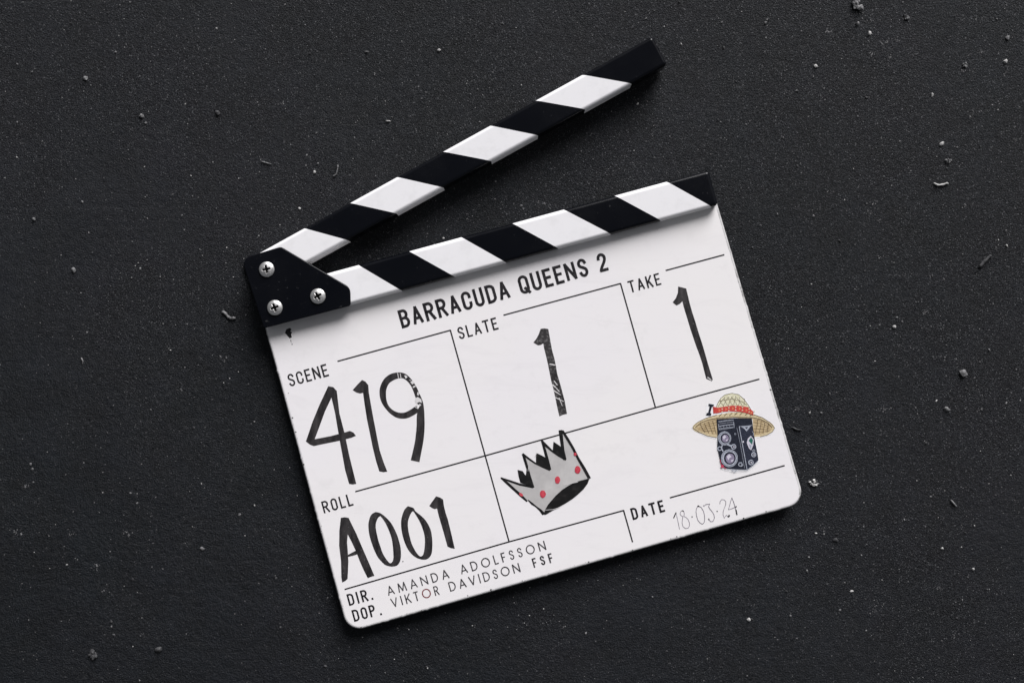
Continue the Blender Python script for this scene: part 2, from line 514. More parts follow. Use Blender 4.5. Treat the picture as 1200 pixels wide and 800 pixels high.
nine = smooth(nine); ctr = [(410 + x / 6.15, 430 + y / 6.15) for x, y, _ in nine]
ll, rr = ribbon(ctr, [w_ / 6.15 for *_, w_ in nine])
stem = [(498, 195, 10), (512, 230, 14), (520, 270, 22), (513, 310, 46), (510, 360, 56), (510, 420, 58), (505, 490, 60), (495, 560, 60), (470, 677, 64)]
stem = smooth(stem)
ls, rs = ribbon([(410 + x / 6.15, 430 + y / 6.15) for x, y, _ in stem], [w_ / 6.15 for *_, w_ in stem])
scr = [[(342, 42), (348, 80), (353, 80), (347, 42)], [(360, 44), (366, 78), (371, 76), (364, 44)], [(392, 60), (402, 84), (416, 72), (404, 58)], [(436, 108), (450, 125), (468, 112), (452, 96), (444, 102)],
       [(452, 140), (470, 132), (476, 140), (456, 150)], [(488, 178), (484, 200), (497, 205), (495, 182)], [(474, 222), (490, 215), (515, 232), (518, 258), (500, 250), (478, 262), (470, 240)], [(480, 268), (486, 300), (490, 300), (486, 268)], [(462, 285), (484, 298), (486, 295), (466, 281)], [(425, 90), (440, 100), (438, 92)], [(500, 262), (510, 280), (514, 270)]]
polys = [(list(map(tuple, ll)) + list(map(tuple, rr))[::-1], 0), (list(map(tuple, ls)) + list(map(tuple, rs))[::-1], 0)]
strokes9 = [(ll, rr, 0), (ls, rs, 0)]
nine_o = strokes_obj('marker_digit', strokes9, mk, label='handwritten black marker 9 with a rubbed loop')
board_polys('marker_digit_scratches', [(c(p), 0) for p in scr], [M['scuff']], parent=slate, base=.0001)['kind'] = 'stuff'
c = lambda pts: cr(390, 580, 7.273, pts)
mh = [M['marker_half'], M['scuff']]
board_polys('marker_letter', [
    (c([(68, 192), (100, 186), (135, 192), (130, 300), (122, 400), (128, 480), (133, 560), (130, 640), (126, 712), (105, 730), (80, 742), (73, 700), (70, 560), (54, 430), (56, 300)]), 0),
    (c([(90, 190), (135, 192), (165, 255), (200, 325), (232, 400), (262, 470), (310, 580), (355, 685), (325, 694), (298, 705), (265, 640), (230, 560), (195, 470), (160, 395), (126, 330), (100, 260)]), 0),
    (c([(125, 508), (145, 498), (170, 484), (200, 470), (208, 502), (180, 512), (155, 518), (125, 524)]), 0)], mh, label='handwritten black marker A')
def ring(outer, inner, sc, ox, oy, name, label):
    a = [Vector((ox + x / sc, oy + y / sc)) for x, y in outer]; b_ = [Vector((ox + x / sc, oy + y / sc)) for x, y in inner]
    a.append(a[0]); b_.append(b_[0])
    a = [Vector(v) for v in smooth([tuple(v) for v in a], 3)]; b_ = [Vector(v) for v in smooth([tuple(v) for v in b_], 3)]
    return strokes_obj(name, [(a, b_, 0)], mh, label=label)
ring([(365, 142), (335, 158), (316, 188), (304, 240), (305, 290), (312, 340), (326, 390), (345, 445), (365, 492), (392, 538), (440, 588), (470, 601), (500, 607), (530, 604), (555, 592), (573, 562), (581, 520), (580, 470), (575, 430), (562, 380), (545, 330), (522, 280), (498, 238), (470, 205), (438, 175), (402, 150)],
     [(405, 176), (388, 190), (376, 212), (366, 250), (369, 295), (378, 340), (390, 390), (407, 440), (421, 482), (440, 520), (462, 552), (476, 568), (490, 578), (502, 572), (512, 556), (517, 530), (516, 500), (514, 460), (510, 420), (502, 370), (488, 325), (472, 285), (455, 248), (440, 222), (425, 200), (412, 184)], 7.273, 390, 580, 'marker_digit', 'handwritten black marker 0 beside the letter A')
ring([(640, 92), (614, 118), (596, 158), (583, 210), (582, 260), (588, 310), (598, 355), (613, 402), (632, 445), (656, 482), (682, 510), (712, 531), (750, 545), (792, 547), (822, 530), (842, 497), (848, 450), (849, 400), (845, 350), (836, 300), (817, 255), (790, 212), (757, 178), (722, 150), (700, 130), (688, 108)],
     [(676, 140), (664, 158), (650, 190), (641, 225), (641, 270), (647, 315), (658, 360), (671, 408), (688, 445), (706, 478), (722, 500), (738, 516), (754, 520), (768, 508), (776, 485), (781, 455), (784, 425), (785, 385), (781, 340), (770, 298), (757, 260), (740, 222), (722, 190), (706, 165), (695, 148), (684, 136)], 7.273, 390, 580, 'marker_digit', 'handwritten black marker 0 with a hooked top')
board_polys('marker_digit', [(c([(880, 8), (912, 18), (940, 35), (948, 95), (962, 150), (980, 205), (1010, 325), (1040, 455), (1008, 450), (978, 437), (962, 380), (945, 318), (922, 240), (903, 175), (888, 112), (868, 118), (845, 108), (822, 90), (850, 50)]), 0)], mh, label='handwritten black marker 1 in the roll box')
board_polys('ink_dot', [(c([(594, 558), (600, 558), (603, 564), (598, 569), (592, 566)]), 0)], [M['ink']])
c = lambda pts: cr(610, 370, 6.15, pts)
board_polys('marker_digit', [
    (c([(145, 94), (170, 90), (200, 95), (215, 180), (228, 250), (245, 310), (256, 365), (265, 420), (290, 505), (318, 610), (335, 705), (305, 712), (280, 724), (265, 660), (253, 600), (238, 530), (222, 470), (208, 400), (198, 350), (183, 285), (170, 235), (164, 198), (145, 210), (125, 212), (92, 192), (112, 168), (130, 135)]), 0),
    (c([(228, 500), (255, 520), (275, 545), (285, 548), (262, 520), (232, 490)]), 1), (c([(205, 348), (245, 358), (255, 352), (215, 343)]), 1), (c([(236, 540), (262, 556), (290, 572), (288, 566), (262, 548), (240, 532)]), 1),
    (c([(275, 590), (300, 650), (303, 648), (280, 588)]), 1), (c([(250, 590), (310, 618), (312, 614), (254, 585)]), 1), (c([(240, 470), (262, 500), (268, 498), (244, 466)]), 1)],
    [M['marker_worn'], M['scuff']], label='handwritten black marker 1 with worn lower stroke in the slate box')
c = lambda pts: cr(770, 325, 6.154, pts)
board_polys('marker_digit', [
    (c([(152, 66), (180, 72), (210, 80), (222, 130), (235, 185), (255, 255), (278, 325), (300, 400), (325, 475), (350, 560), (368, 625), (388, 690), (402, 735), (395, 748), (355, 730), (340, 675), (325, 615), (305, 555), (282, 495), (260, 430), (240, 370), (222, 310), (205, 255), (190, 205), (183, 172), (165, 190), (140, 203), (112, 180), (135, 150), (150, 110)]), 0),
    (c([(362, 722), (390, 742), (394, 738), (366, 716)]), 1)], [M['marker_half'], M['scuff']], label='handwritten black marker 1 in the take box')
# fine pen date
c = lambda pts: cr(780, 575, 12, pts)
D = [([(112, 382), (128, 345), (146, 300), (160, 370), (178, 450), (196, 538)], 8), ([(114, 378), (130, 340), (148, 302)], 15),
     ([(240, 274), (214, 288), (203, 318), (216, 342), (243, 360), (236, 400), (232, 450), (245, 500), (280, 526), (318, 520), (336, 488), (336, 450), (318, 400), (290, 372), (256, 354), (264, 322), (258, 292), (240, 274)], 8), ([(228, 278), (244, 276), (254, 288)], 12),
     ([(366, 362), (380, 362)], 15),
     ([(460, 210), (436, 240), (428, 290), (436, 350), (454, 408), (484, 448), (518, 464), (544, 440), (550, 390), (546, 330), (530, 275), (500, 228), (460, 210)], 8), ([(448, 214), (462, 208), (474, 220)], 14),
     ([(528, 202), (540, 210), (562, 190), (590, 184), (622, 182), (604, 216), (622, 250), (652, 284), (680, 330), (688, 380), (668, 424), (636, 430), (606, 396)], 8), ([(604, 388), (612, 408)], 17),
     ([(718, 285), (732, 285)], 15),
     ([(764, 182), (766, 148), (788, 120), (822, 122), (846, 146), (846, 190), (826, 240), (810, 290), (808, 335), (826, 380), (842, 350), (860, 340), (880, 366), (904, 345)], 8), ([(878, 362), (890, 356), (896, 336)], 20),
     ([(932, 94), (912, 160), (896, 220), (884, 262), (930, 248), (1000, 216)], 8), ([(972, 232), (1000, 216)], 14), ([(932, 94), (956, 150), (976, 215), (990, 280), (1003, 334)], 8), ([(990, 262), (1004, 334)], 17)]
strokes_obj('handwritten_date', [(*ribbon(c(p), w_ / 12, cap=.1), 1 if w_ > 11 else 0) for p, w_ in D], [M['pen'], M['ink']], label='thin pen date in the bottom right box')

# stain under the hinge, edge chips
c = lambda pts: cr(270, 260, 4, pts)
board_polys('ink_stain', [(c([(262, 503), (280, 496), (286, 505), (280, 512), (290, 518), (284, 525), (288, 540), (278, 546), (268, 534), (256, 520)]), 0), (c([(281, 553), (285, 553), (285, 559), (281, 558)]), 0), (c([(287, 570), (291, 570), (291, 576), (287, 576)]), 0), (c([(283, 561), (286, 562), (286, 565), (283, 565)]), 0)], [M['ink']])['kind'] = 'stuff'
random.seed(5)
chips = []
def chip(x, y, r, mi=0):
    a0 = random.random() * 6
    chips.append(([(x + r * random.uniform(.5, 1.1) * math.cos(a0 + k * 1.05), y + r * .7 * random.uniform(.5, 1.1) * math.sin(a0 + k * 1.05)) for k in range(6)], mi))
for x, y in ((871.5, 607.5), (741, 644.8), (793, 629), (786, 631.5), (494, 715.6), (423, 735), (612, 680.5), (548, 698), (575, 691), (903, 457), (932, 555), (343, 490), (346.5, 506.5), (355.5, 544.5), (338, 461), (376.5, 622.5), (898, 599.5), (690, 658.5)):
    chip(x, y - .6, random.uniform(.8, 1.6))
for i in range(26):
    t = random.random(); a = Vector(BL).lerp(Vector(BR), .04 + .9 * t); chip(a.x, a.y - random.uniform(1.2, 3.2), random.uniform(.35, .8), 1)
for i in range(16):
    t = random.random(); a = Vector(TL).lerp(Vector(BL), .1 + .85 * t); chip(a.x + random.uniform(1.2, 3), a.y, random.uniform(.3, .8), 1)
for x, y in ((831, 300), (770, 269), (770.5, 269.2), (500, 372), (652, 470), (810, 410), (460, 610), (690, 560)):
    chip(x, y, .45, 1)
board_polys('edge_chips', chips, [M['chip'], mat('pale_chip', (0.42, 0.41, 0.40), .7, .2)], step=.000002)['kind'] = 'stuff'

# ---- crown drawing ----------------------------------------------------
K = dict(silver=ramp_noise_mat('silver_marker', (0.39, 0.375, 0.37), (0.51, 0.495, 0.485), 90, .38, .5, .3, .7),
         red=ramp_noise_mat('red_marker', (0.42, 0.035, 0.06), (0.55, 0.07, 0.09), 700))
c = lambda pts: cr(570, 490, 6.153, pts)
def rb(pts, w_, sc=6.153, ox=570, oy=490, mi=0, cap=0.):
    q = [(ox + p[0] / sc, oy + p[1] / sc) for p in pts]
    a, b_ = ribbon(q, [k / sc for k in w_] if isinstance(w_, (list, tuple)) else w_ / sc, cap=cap)
    return ([tuple(v) for v in a] + [tuple(v) for v in reversed(b_)], mi)
def blob(x, y, rx, ry, mi=0, n=12, rot=0, jit=.06):
    rnd = random.Random(int(x * 7 + y)); co_, si = math.cos(rot), math.sin(rot); out = []
    for k in range(n):
        a = 2 * math.pi * k / n; r = 1 + rnd.uniform(-jit, jit)
        u, v = rx * r * math.cos(a), ry * r * math.sin(a)
        out.append((x + u * co_ - v * si, y + u * si + v * co_))
    return (out, mi)
def cp(t): return (c(t[0]), t[1])
crown = [
    (c([(112, 436), (180, 462), (250, 480), (338, 500), (312, 420), (290, 340), (265, 265), (350, 330), (455, 370), (430, 260), (404, 172), (470, 235), (568, 296), (550, 200), (540, 100), (590, 160), (640, 250), (690, 345), (738, 430), (650, 455), (560, 520), (480, 600), (415, 680), (350, 635), (285, 585), (180, 500)]), 1),
    rb([(103, 428), (170, 452), (240, 476), (338, 498)], [9.8, 15.9, 17.1, 12.2]),
    rb([(106, 428), (150, 466), (200, 512), (250, 556), (294, 598)], [12.2, 19.5, 18.3, 20.7, 12.2]),
    rb([(300, 588), (330, 615), (356, 634), (388, 660), (414, 690)], [7.3, 15.9, 9.8, 17.1, 24.4]),
    rb([(336, 500), (315, 430), (296, 360), (278, 300), (262, 254)], [22.0, 19.5, 17.1, 19.5, 14.6]),
    rb([(260, 256), (305, 290), (350, 322), (405, 348), (460, 372)], [17.1, 14.6, 12.2, 14.6, 14.6]),
    rb([(456, 372), (440, 300), (422, 230), (400, 160)], [24.4, 22.0, 19.5, 14.6]),
    rb([(398, 160), (430, 195), (470, 232), (520, 268), (574, 298)], [14.6, 19.5, 14.6, 13.4, 14.6]),
    rb([(566, 298), (552, 230), (543, 160), (534, 84)], [24.4, 22.0, 24.4, 26.8]),
    rb([(548, 88), (585, 148), (625, 215), (662, 290), (705, 362), (744, 434)], [17.1, 19.5, 18.3, 18.3, 22.0, 22.0]),
    (c([(225, 370), (262, 380), (276, 402), (284, 412), (290, 368), (312, 420), (340, 498), (290, 480), (245, 462), (232, 415)]), 0),
    (c([(358, 248), (390, 262), (416, 276), (438, 292), (462, 372), (410, 350), (358, 318)]), 0),
    (c([(484, 168), (510, 184), (532, 200), (550, 214), (574, 300), (525, 270), (478, 238)]), 0),
    (c([(412, 692), (425, 655), (445, 620), (500, 556), (545, 515), (585, 488), (622, 468), (665, 452), (745, 430), (730, 470), (700, 510), (660, 548), (620, 580), (570, 612), (520, 640), (470, 668), (430, 692)]), 0),
    cp(blob(407, 545, 22, 28, 2)), cp(blob(513, 443, 19, 27, 2)), cp(blob(658, 370, 21, 28, 2)), cp(blob(640, 258, 11, 12, 2)), cp(blob(250, 549, 17, 10, 2, rot=.7)),
    rb([(300, 300), (306, 340), (300, 380)], 3, mi=3), rb([(425, 660), (480, 656), (530, 640)], 3, mi=3), rb([(560, 480), (620, 466), (660, 458)], 3, mi=3), rb([(350, 275), (362, 250)], 4, mi=3),
]
board_polys('crown_drawing', crown, [M['crown_black'], K['silver'], K['red'], M['scuff']], label='silver crown with black outline and red dots')

# ---- camera in a straw hat sticker ------------------------------------
q = dict(
    border=mat('sticker_white', (0.80, 0.79, 0.80), .3, .5),
    straw=ramp_noise_mat('straw_print', (0.50, 0.40, 0.24), (0.62, 0.53, 0.34), 900), straw_l=ramp_noise_mat('straw_light_print', (0.50, 0.48, 0.28), (0.74, 0.71, 0.58), 1400),
    under=ramp_noise_mat('hat_underside_print', (0.38, 0.28, 0.15), (0.52, 0.41, 0.25), 700), line=mat('brown_line_print', (0.10, 0.065, 0.035), .5, .3),
    red=mat('red_band_print', (0.50, 0.055, 0.045), .5, .3), orange=mat('orange_print', (0.62, 0.20, 0.10), .5, .3),
    navy=ramp_noise_mat('navy_print', (0.005, 0.007, 0.014), (0.018, 0.021, 0.035), 1500), navy2=ramp_noise_mat('navy_side_print', (0.010, 0.013, 0.025), (0.03, 0.034, 0.055), 1500),
    grey=ramp_noise_mat('grey_print', (0.26, 0.28, 0.34), (0.42, 0.44, 0.50), 1500), glass=mat('lens_print', (0.22, 0.19, 0.27), .4, .4), shine=mat('lens_shine_print', (0.55, 0.53, 0.60), .4, .4),
    green=mat('green_print', (0.02, 0.12, 0.09), .5, .3), pink=mat('red_knob_print', (0.5, 0.05, 0.10), .5, .3))
qm = list(q.keys()); QI = {k: i for i, k in enumerate(qm)}
ox, oy, sc = 800, 450, 7.275
def Z(pts, k): return (cr(ox, oy, sc, pts), QI[k])
def ZR(pts, w_, k): return rb(pts, w_, sc, ox, oy, QI[k])
def ZB(x, y, rx, ry, k, rot=0, jit=0.02, n=16): t = blob(x, y, rx, ry, 0, n, rot, jit); return (cr(ox, oy, sc, t[0]), QI[k])
L_ = []
L_.append(Z([(72, 372), (120, 318), (195, 276), (205, 170), (255, 160), (285, 165), (310, 120), (350, 82), (415, 64), (480, 76), (540, 126), (590, 190), (615, 250), (705, 290), (798, 372), (750, 428), (690, 450), (625, 458), (645, 560), (658, 660), (560, 742), (440, 755), (340, 730), (312, 705), (325, 650), (296, 560), (285, 468), (200, 448), (110, 400)], 'border'))
# brim
L_.append(Z([(88, 384), (82, 370), (90, 352), (112, 332), (138, 316), (200, 288), (290, 262), (400, 240), (500, 238), (600, 256), (680, 284), (738, 318), (768, 342), (782, 362), (781, 384), (764, 406), (720, 432), (660, 445), (600, 450), (600, 300), (440, 285), (295, 300), (292, 455), (210, 440), (140, 414), (106, 400)], 'straw'))
L_.append(Z([(112, 382), (106, 368), (116, 352), (150, 330), (215, 306), (300, 290), (300, 440), (225, 426), (155, 404)], 'under'))
L_.append(Z([(595, 285), (660, 300), (720, 330), (752, 352), (763, 368), (758, 388), (736, 406), (690, 424), (605, 434)], 'under'))
for a in range(5):
    f = a / 4
    L_.append(ZR([(300 - 6 * a, 300 + 24 * a), (235 - 8 * a, 318 + 20 * a), (135 + 10 * a, 352 + 12 * a)], 3, 'line'))
    L_.append(ZR([(605, 300 + 26 * a), (665, 310 + 24 * a), (740, 350 + 12 * a)], 3, 'line'))
for a in range(4):
    L_.append(ZR([(150 + 35 * a, 338 - 9 * a), (165 + 35 * a, 372 - 4 * a), (190 + 32 * a, 412 + 4 * a)], 4, 'line'))
    L_.append(ZR([(640 + 30 * a, 300 + 12 * a), (635 + 30 * a, 350 + 6 * a), (618 + 34 * a, 425 - 4 * a)], 4, 'line'))
L_.append(ZR([(108, 368), (150, 330), (215, 304), (300, 287), (440, 280), (600, 284), (670, 300), (725, 328), (764, 368)], 5, 'line'))
L_.append(ZR([(85, 368), (130, 322), (200, 288), (290, 262)], 4, 'line')); L_.append(ZR([(600, 256), (680, 284), (745, 326), (785, 372), (765, 405), (720, 432), (660, 447)], 4, 'line')); L_.append(ZR([(85, 370), (140, 408), (210, 440), (292, 455)], 4, 'line'))
# dome
L_.append(Z([(285, 200), (300, 160), (325, 118), (360, 90), (420, 76), (478, 88), (520, 124), (560, 178), (600, 250), (520, 235), (400, 228), (270, 245)], 'straw_l'))
for a in range(6):
    L_.append(ZR([(300 + 44 * a, 195 - (6 if 0 < a < 5 else 0)), (328 + 40 * a, 150 - 8 * min(a, 3)), (362 + 30 * a, 110 - 4 * min(a, 3) + 12 * max(0, a - 3))], 3.5, 'line'))
for a in range(5):
    L_.append(ZR([(352 + 40 * a, 190), (325 + 40 * a, 158 - 4 * a), (318 + 34 * a, 128 - 8 * min(a, 2))], 3, 'line'))
L_.append(ZR([(302, 150), (360, 132), (430, 126), (510, 150), (548, 178)], 3, 'line'))
L_.append(ZR([(285, 198), (300, 160), (325, 118), (360, 90), (420, 76), (478, 88), (520, 124), (560, 178), (590, 230)], 3.5, 'line'))
# band
L_.append(Z([(258, 190), (300, 200), (350, 192), (420, 182), (490, 184), (560, 196), (602, 232), (604, 266), (560, 250), (500, 236), (420, 230), (350, 234), (300, 246), (262, 248)], 'red'))
for a, (x, y) in enumerate(((315, 222), (372, 212), (430, 206), (488, 208), (545, 222), (588, 243))):
    L_.append(Z([(x - 8, y - 14), (x + 9, y), (x - 8, y + 14)], 'orange')); L_.append(Z([(x + 14, y - 16), (x + 22, y - 3), (x + 30, y - 15)], 'straw_l')); L_.append(Z([(x + 14, y + 18), (x + 22, y + 5), (x + 30, y + 17)], 'straw_l'))
for a in range(7):
    L_.append(ZR([(310 + 44 * a, 272 - 4 * min(a, 3) + 4 * max(0, a - 4)), (335 + 44 * a, 250 - 3 * min(a, 3) + 5 * max(0, a - 4))], 4, 'line'))
L_.append(Z([(222, 166), (268, 174), (262, 190), (250, 188), (236, 244), (246, 250), (240, 268), (200, 262), (206, 244), (218, 244), (232, 186), (220, 182)], 'navy'))
L_.append(ZR([(262, 192), (280, 214), (268, 246)], 5, 'red'))
# camera body
L_.append(Z([(290, 296), (440, 288), (590, 290), (604, 400), (620, 500), (640, 600), (646, 645), (600, 690), (550, 728), (450, 725), (362, 716), (330, 690), (318, 640), (296, 540), (298, 430)], 'navy'))
L_.append(Z([(482, 362), (590, 352), (606, 420), (622, 510), (645, 640), (600, 688), (552, 726), (530, 620), (505, 500)], 'navy2'))
L_.append(ZR([(482, 362), (505, 490), (528, 610), (548, 724)], 6, 'grey')); L_.append(ZR([(462, 370), (488, 490), (508, 600), (528, 715)], 2.5, 'grey'))
L_.append(ZR([(480, 360), (540, 356), (592, 350)], 4, 'grey'))
for y in (312, 330, 350, 372):
    L_.append(ZR([(306, y + 8), (370, y - 2), (434, y - 8)], 6 if y in (312, 350) else 3, 'grey'))
L_.append(ZR([(304, 340), (312, 388), (440, 368), (434, 318)], 4, 'grey'))
for a in range(4): L_.append(ZR([(322 + 26 * a, 352), (326 + 26 * a, 372)], 3, 'grey'))
L_.append(Z([(500, 362), (582, 354), (566, 376), (545, 402), (526, 380)], 'grey')); L_.append(Z([(528, 366), (558, 363), (545, 382)], 'navy2'))
for (x, y, r1, r2, r3) in ((358, 460, 56, 43, 30), (398, 630, 72, 54, 38)):
    L_.append(ZB(x, y, r1, r1 * 1.06, 'grey')); L_.append(ZB(x + 1, y, r1 - 6, (r1 - 6) * 1.06, 'navy2')); L_.append(ZB(x + 1, y, r1 - 9, (r1 - 9) * 1.06, 'grey'))
    L_.append(ZB(x + 4, y, r2 * .92, r2, 'navy')); L_.append(ZB(x + 6, y + 2, r3, r3 * 1.1, 'glass'))
    L_.append(Z([(x - r3 * .6, y - r3 * .4), (x, y - r3 * .9), (x + r3 * .5, y - r3 * .3), (x, y), (x - r3 * .2, y + r3 * .5)], 'shine')); L_.append(Z([(x + r3 * .3, y + r3 * .5), (x + r3, y + r3 * .2), (x + r3 * .6, y + r3 * .9)], 'shine'))
for x, y, r in ((315, 548, 20), (434, 532, 24), (490, 684, 17), (606, 600, 22), (582, 666, 24), (606, 566, 12), (448, 424, 8)):
    L_.append(ZB(x, y, r, r, 'grey', n=10)); L_.append(ZB(x + 1, y, r * .62, r * .62, 'navy', n=8))
    if r > 20: L_.append(ZB(x + 3, y, r * .3, r * .3, 'shine', n=6))
L_.append(ZR([(378, 512), (420, 528)], 14, 'grey')); L_.append(ZR([(340, 514), (330, 540), (345, 575)], 10, 'grey'))
L_.append(Z([(582, 438), (606, 470), (602, 520), (584, 562), (566, 548), (546, 500), (556, 462)], 'shine')); L_.append(Z([(584, 450), (600, 476), (592, 516), (578, 500), (562, 480)], 'green')); L_.append(Z([(566, 508), (588, 524), (580, 548), (566, 530)], 'grey'))
L_.append(ZR([(592, 400), (606, 420), (600, 440)], 4, 'grey'))
L_.append(ZB(516, 490, 7, 9, 'shine', n=8)); L_.append(ZR([(478, 670), (500, 664), (514, 690), (496, 702)], 5, 'grey')); L_.append(ZR([(362, 718), (450, 728), (548, 730), (600, 692), (646, 648)], 4, 'grey'))
L_.append(ZB(338, 700, 13, 13, 'pink', jit=.25)); L_.append(ZR([(318, 642), (332, 690), (372, 722)], 4, 'pink'))
L_.append(ZR([(418, 740), (430, 730), (442, 748), (456, 732), (464, 742)], 5, 'grey'))
board_polys('camera_sticker', L_, [q[k] for k in qm], base=.00008, step=.000004, label='sticker of an old twin lens camera wearing a straw hat')

# rubber feet under the lower corners keep the slate off the ground
for fx, fy in ((430, 712), (915, 570)):
    c0 = B(fx, fy, -.003)
    vv = []; ff = []
    for k in range(12):
        a = 2 * math.pi * k / 12
        vv += [Vector((c0.x + .004 * math.cos(a), c0.y + .004 * math.sin(a), c0.z + .0003)), Vector((c0.x + .0034 * math.cos(a), c0.y + .0034 * math.sin(a), -.0006))]
    for k in range(12):
        j = (k + 1) % 12; ff.append([2 * k, 2 * k + 1, 2 * j + 1, 2 * j])
    ff += [[2 * k for k in range(12)], [2 * k + 1 for k in reversed(range(12))]]
    child('rubber_foot', vv, ff, [M['rubber']])

# ---- sticks -------------------------------------------------------------
ZT, ZB_ = .0142, .0004
def stick(name, tA, tB, bA, bB, zb, u_start, u_end, stripes, label, rad=.0020):
    """tA,tB: pixels on the upper edge line; bA,bB on the lower silhouette; zb: height of that silhouette"""
    a, b_ = P(*tA, ZT - .0004), P(*tB, ZT - .0004)
    U = (b_ - a).normalized(); U.z = 0; U.normalize()
    W = Vector((U.y, -U.x, 0))
    c1, c2 = P(*bA, zb), P(*bB, zb)
    width = ((c1 - a).dot(W) + (c2 - a).dot(W)) / 2
    O = Vector((a.x, a.y, 0))
    u0 = (P(*u_start, ZT) - O).dot(U) if isinstance(u_start, tuple) else u_start
    u1 = (P(*u_end, ZT) - O).dot(U)
    def pt(u, w_, z): return O + U * u + W * w_ + Vector((0, 0, z))
    bm = bmesh.new()
    vv = [bm.verts.new(L(pt(u, w_, z))) for u in (u0, u1) for w_, z in ((0, ZB_), (width, ZB_), (width, ZT), (0, ZT))]
    for f in ((0, 1, 2, 3), (7, 6, 5, 4), (0, 4, 5, 1), (1, 5, 6, 2), (2, 6, 7, 3), (3, 7, 4, 0)):
        bm.faces.new([vv[i] for i in f])
    bmesh.ops.recalc_face_normals(bm, faces=bm.faces)
    bmesh.ops.bevel(bm, geom=list(bm.edges), offset=rad, offset_type='OFFSET', segments=4, profile=.5, affect='EDGES')
    me = bpy.data.meshes.new(name); bm.to_mesh(me); bm.free()
    me.materials.append(M['stick'])
    for p in me.polygons: p.use_smooth = p.area < 4e-6 * 40
    try: me.shade_smooth()
    except Exception: pass
    ob = link(name, me, root); ob['label'] = label
    md = ob.modifiers.new('wn', 'WEIGHTED_NORMAL'); md.keep_sharp = False
    # profile of a stripe wrapped round the stick
    e = .00008
    def profile(o):
        pr = [(-o, .0022)]
        for k in range(7): t = math.pi - k / 6 * math.pi / 2; pr.append((rad + (rad + o) * math.cos(t), ZT - rad + (rad + o) * math.sin(t)))
        for k in range(7): t = math.pi / 2 - k / 6 * math.pi / 2; pr.append((width - rad + (rad + o) * math.cos(t), ZT - rad + (rad + o) * math.sin(t)))
        pr.append((width + o, .0022)); return pr
    po, pi_ = profile(e), profile(-.0002)
    for tl, tr_, br, bl in stripes:
        def uu(p, z): return (P(*p, z) - O).dot(U)
        ul0, ul1 = uu(tl, ZT), uu(bl, zb); ur0, ur1 = uu(tr_, ZT), uu(br, zb)
        def at(w_, l, r): 
            f = min(1, max(0, w_ / width)); return l + (r - l) * f
        vs_, fs_ = [], []
        N = len(po)
        for pr in (po, pi_):
            for (l, r) in ((ul0, ul1), (ur0, ur1)):
                for w_, z in pr: vs_.append(pt(at(w_, l, r), w_, z))
        for i in range(N - 1):
            fs_.append([i, N + i, N + i + 1, i + 1])
            fs_.append([2 * N + i, 2 * N + i + 1, 3 * N + i + 1, 3 * N + i])
            fs_.append([i, i + 1, 2 * N + i + 1, 2 * N + i]); fs_.append([N + i + 1, N + i, 3 * N + i, 3 * N + i + 1])
        fs_.append([0, 2 * N, 3 * N, N]); fs_.append([N - 1, 2 * N - 1, 4 * N - 1, 3 * N - 1])
        st = child('white_stripe', vs_, fs_, [M['white']], parent=ob)
        bm = bmesh.new(); bm.from_mesh(st.data); bmesh.ops.recalc_face_normals(bm, faces=bm.faces)
        for f in bm.faces: f.smooth = True
        for ed in bm.edges: ed.smooth = ed.calc_face_angle(0) < R(40)
        bm.to_mesh(st.data); bm.free()
        wn = st.modifiers.new('wn', 'WEIGHTED_NORMAL'); wn.keep_sharp = True
    return ob, O, U, W, width

UP = [((300, 298.5), (357, 268.6), (412, 285), (366, 310.6)), ((410, 237.9), (465, 207.3), (521.2, 223.1), (467.5, 253.5)), ((518.5, 176.9), (573.8, 146.3), (630, 162.8), (576.3, 192.3)), ((626.9, 116.6), (681.3, 85.9), (737.5, 102.3), (684, 131.9))]
stick('upper_stick', (410, 237.9), (762.8, 43.4), (467.5, 253.7), (737.5, 102.5), .002, (297, 300), (764.8, 42.6), UP, 'raised hinged clap stick')
LO = [((382.5, 320.6), (420, 311), (471.9, 341.3), (411.3, 357.8)), ((479.4, 294.6), (540.6, 277.9), (593.1, 308.5), (533.1, 325)), ((600.4, 261.6), (660.6, 245.4), (715, 275.3), (653.8, 291.9)), ((720.6, 229.4), (781.3, 212.8), (831.9, 242.5), (772.9, 258.8))]
LO[0] = ((362, 326.2), (420, 311), (471.9, 341.3), (408, 358.6))
stick('lower_stick', (382.5, 320.6), (828.1, 200.2), (411.3, 358.0), (831.9, 243.2), .008, (300, 343), (831.8, 202), LO, 'fixed clap stick along the top of the slate', rad=.0022)

# ---- hinge plate ----------------------------------------------------------
def prism(name, outl, z0, z1, mats, parent=root, bev=1.0):
    n = len(outl); rings = []
    ol = [Vector(p) for p in outl]
    def ins(i, d):
        a, b_ = ol[(i - 1) % n], ol[(i + 1) % n]; t = (b_ - a).normalized(); return ol[i] + Vector((t.y, -t.x)) * d
    for d, z in ((bev, z1), (bev * .3, z1 - .00015), (0, z1 - .0004), (0, z0)):
        rings.append([P(*ins(i, d), z) for i in range(n)])
    vv = [v for r in rings for v in r]
    ff = [list(range(n))]
    for k in range(3):
        for i in range(n):
            j = (i + 1) % n; ff.append([k * n + i, (k + 1) * n + i, (k + 1) * n + j, k * n + j])
    ff.append([3 * n + i for i in reversed(range(n))])
    return child(name, vv, ff, mats, parent=parent)
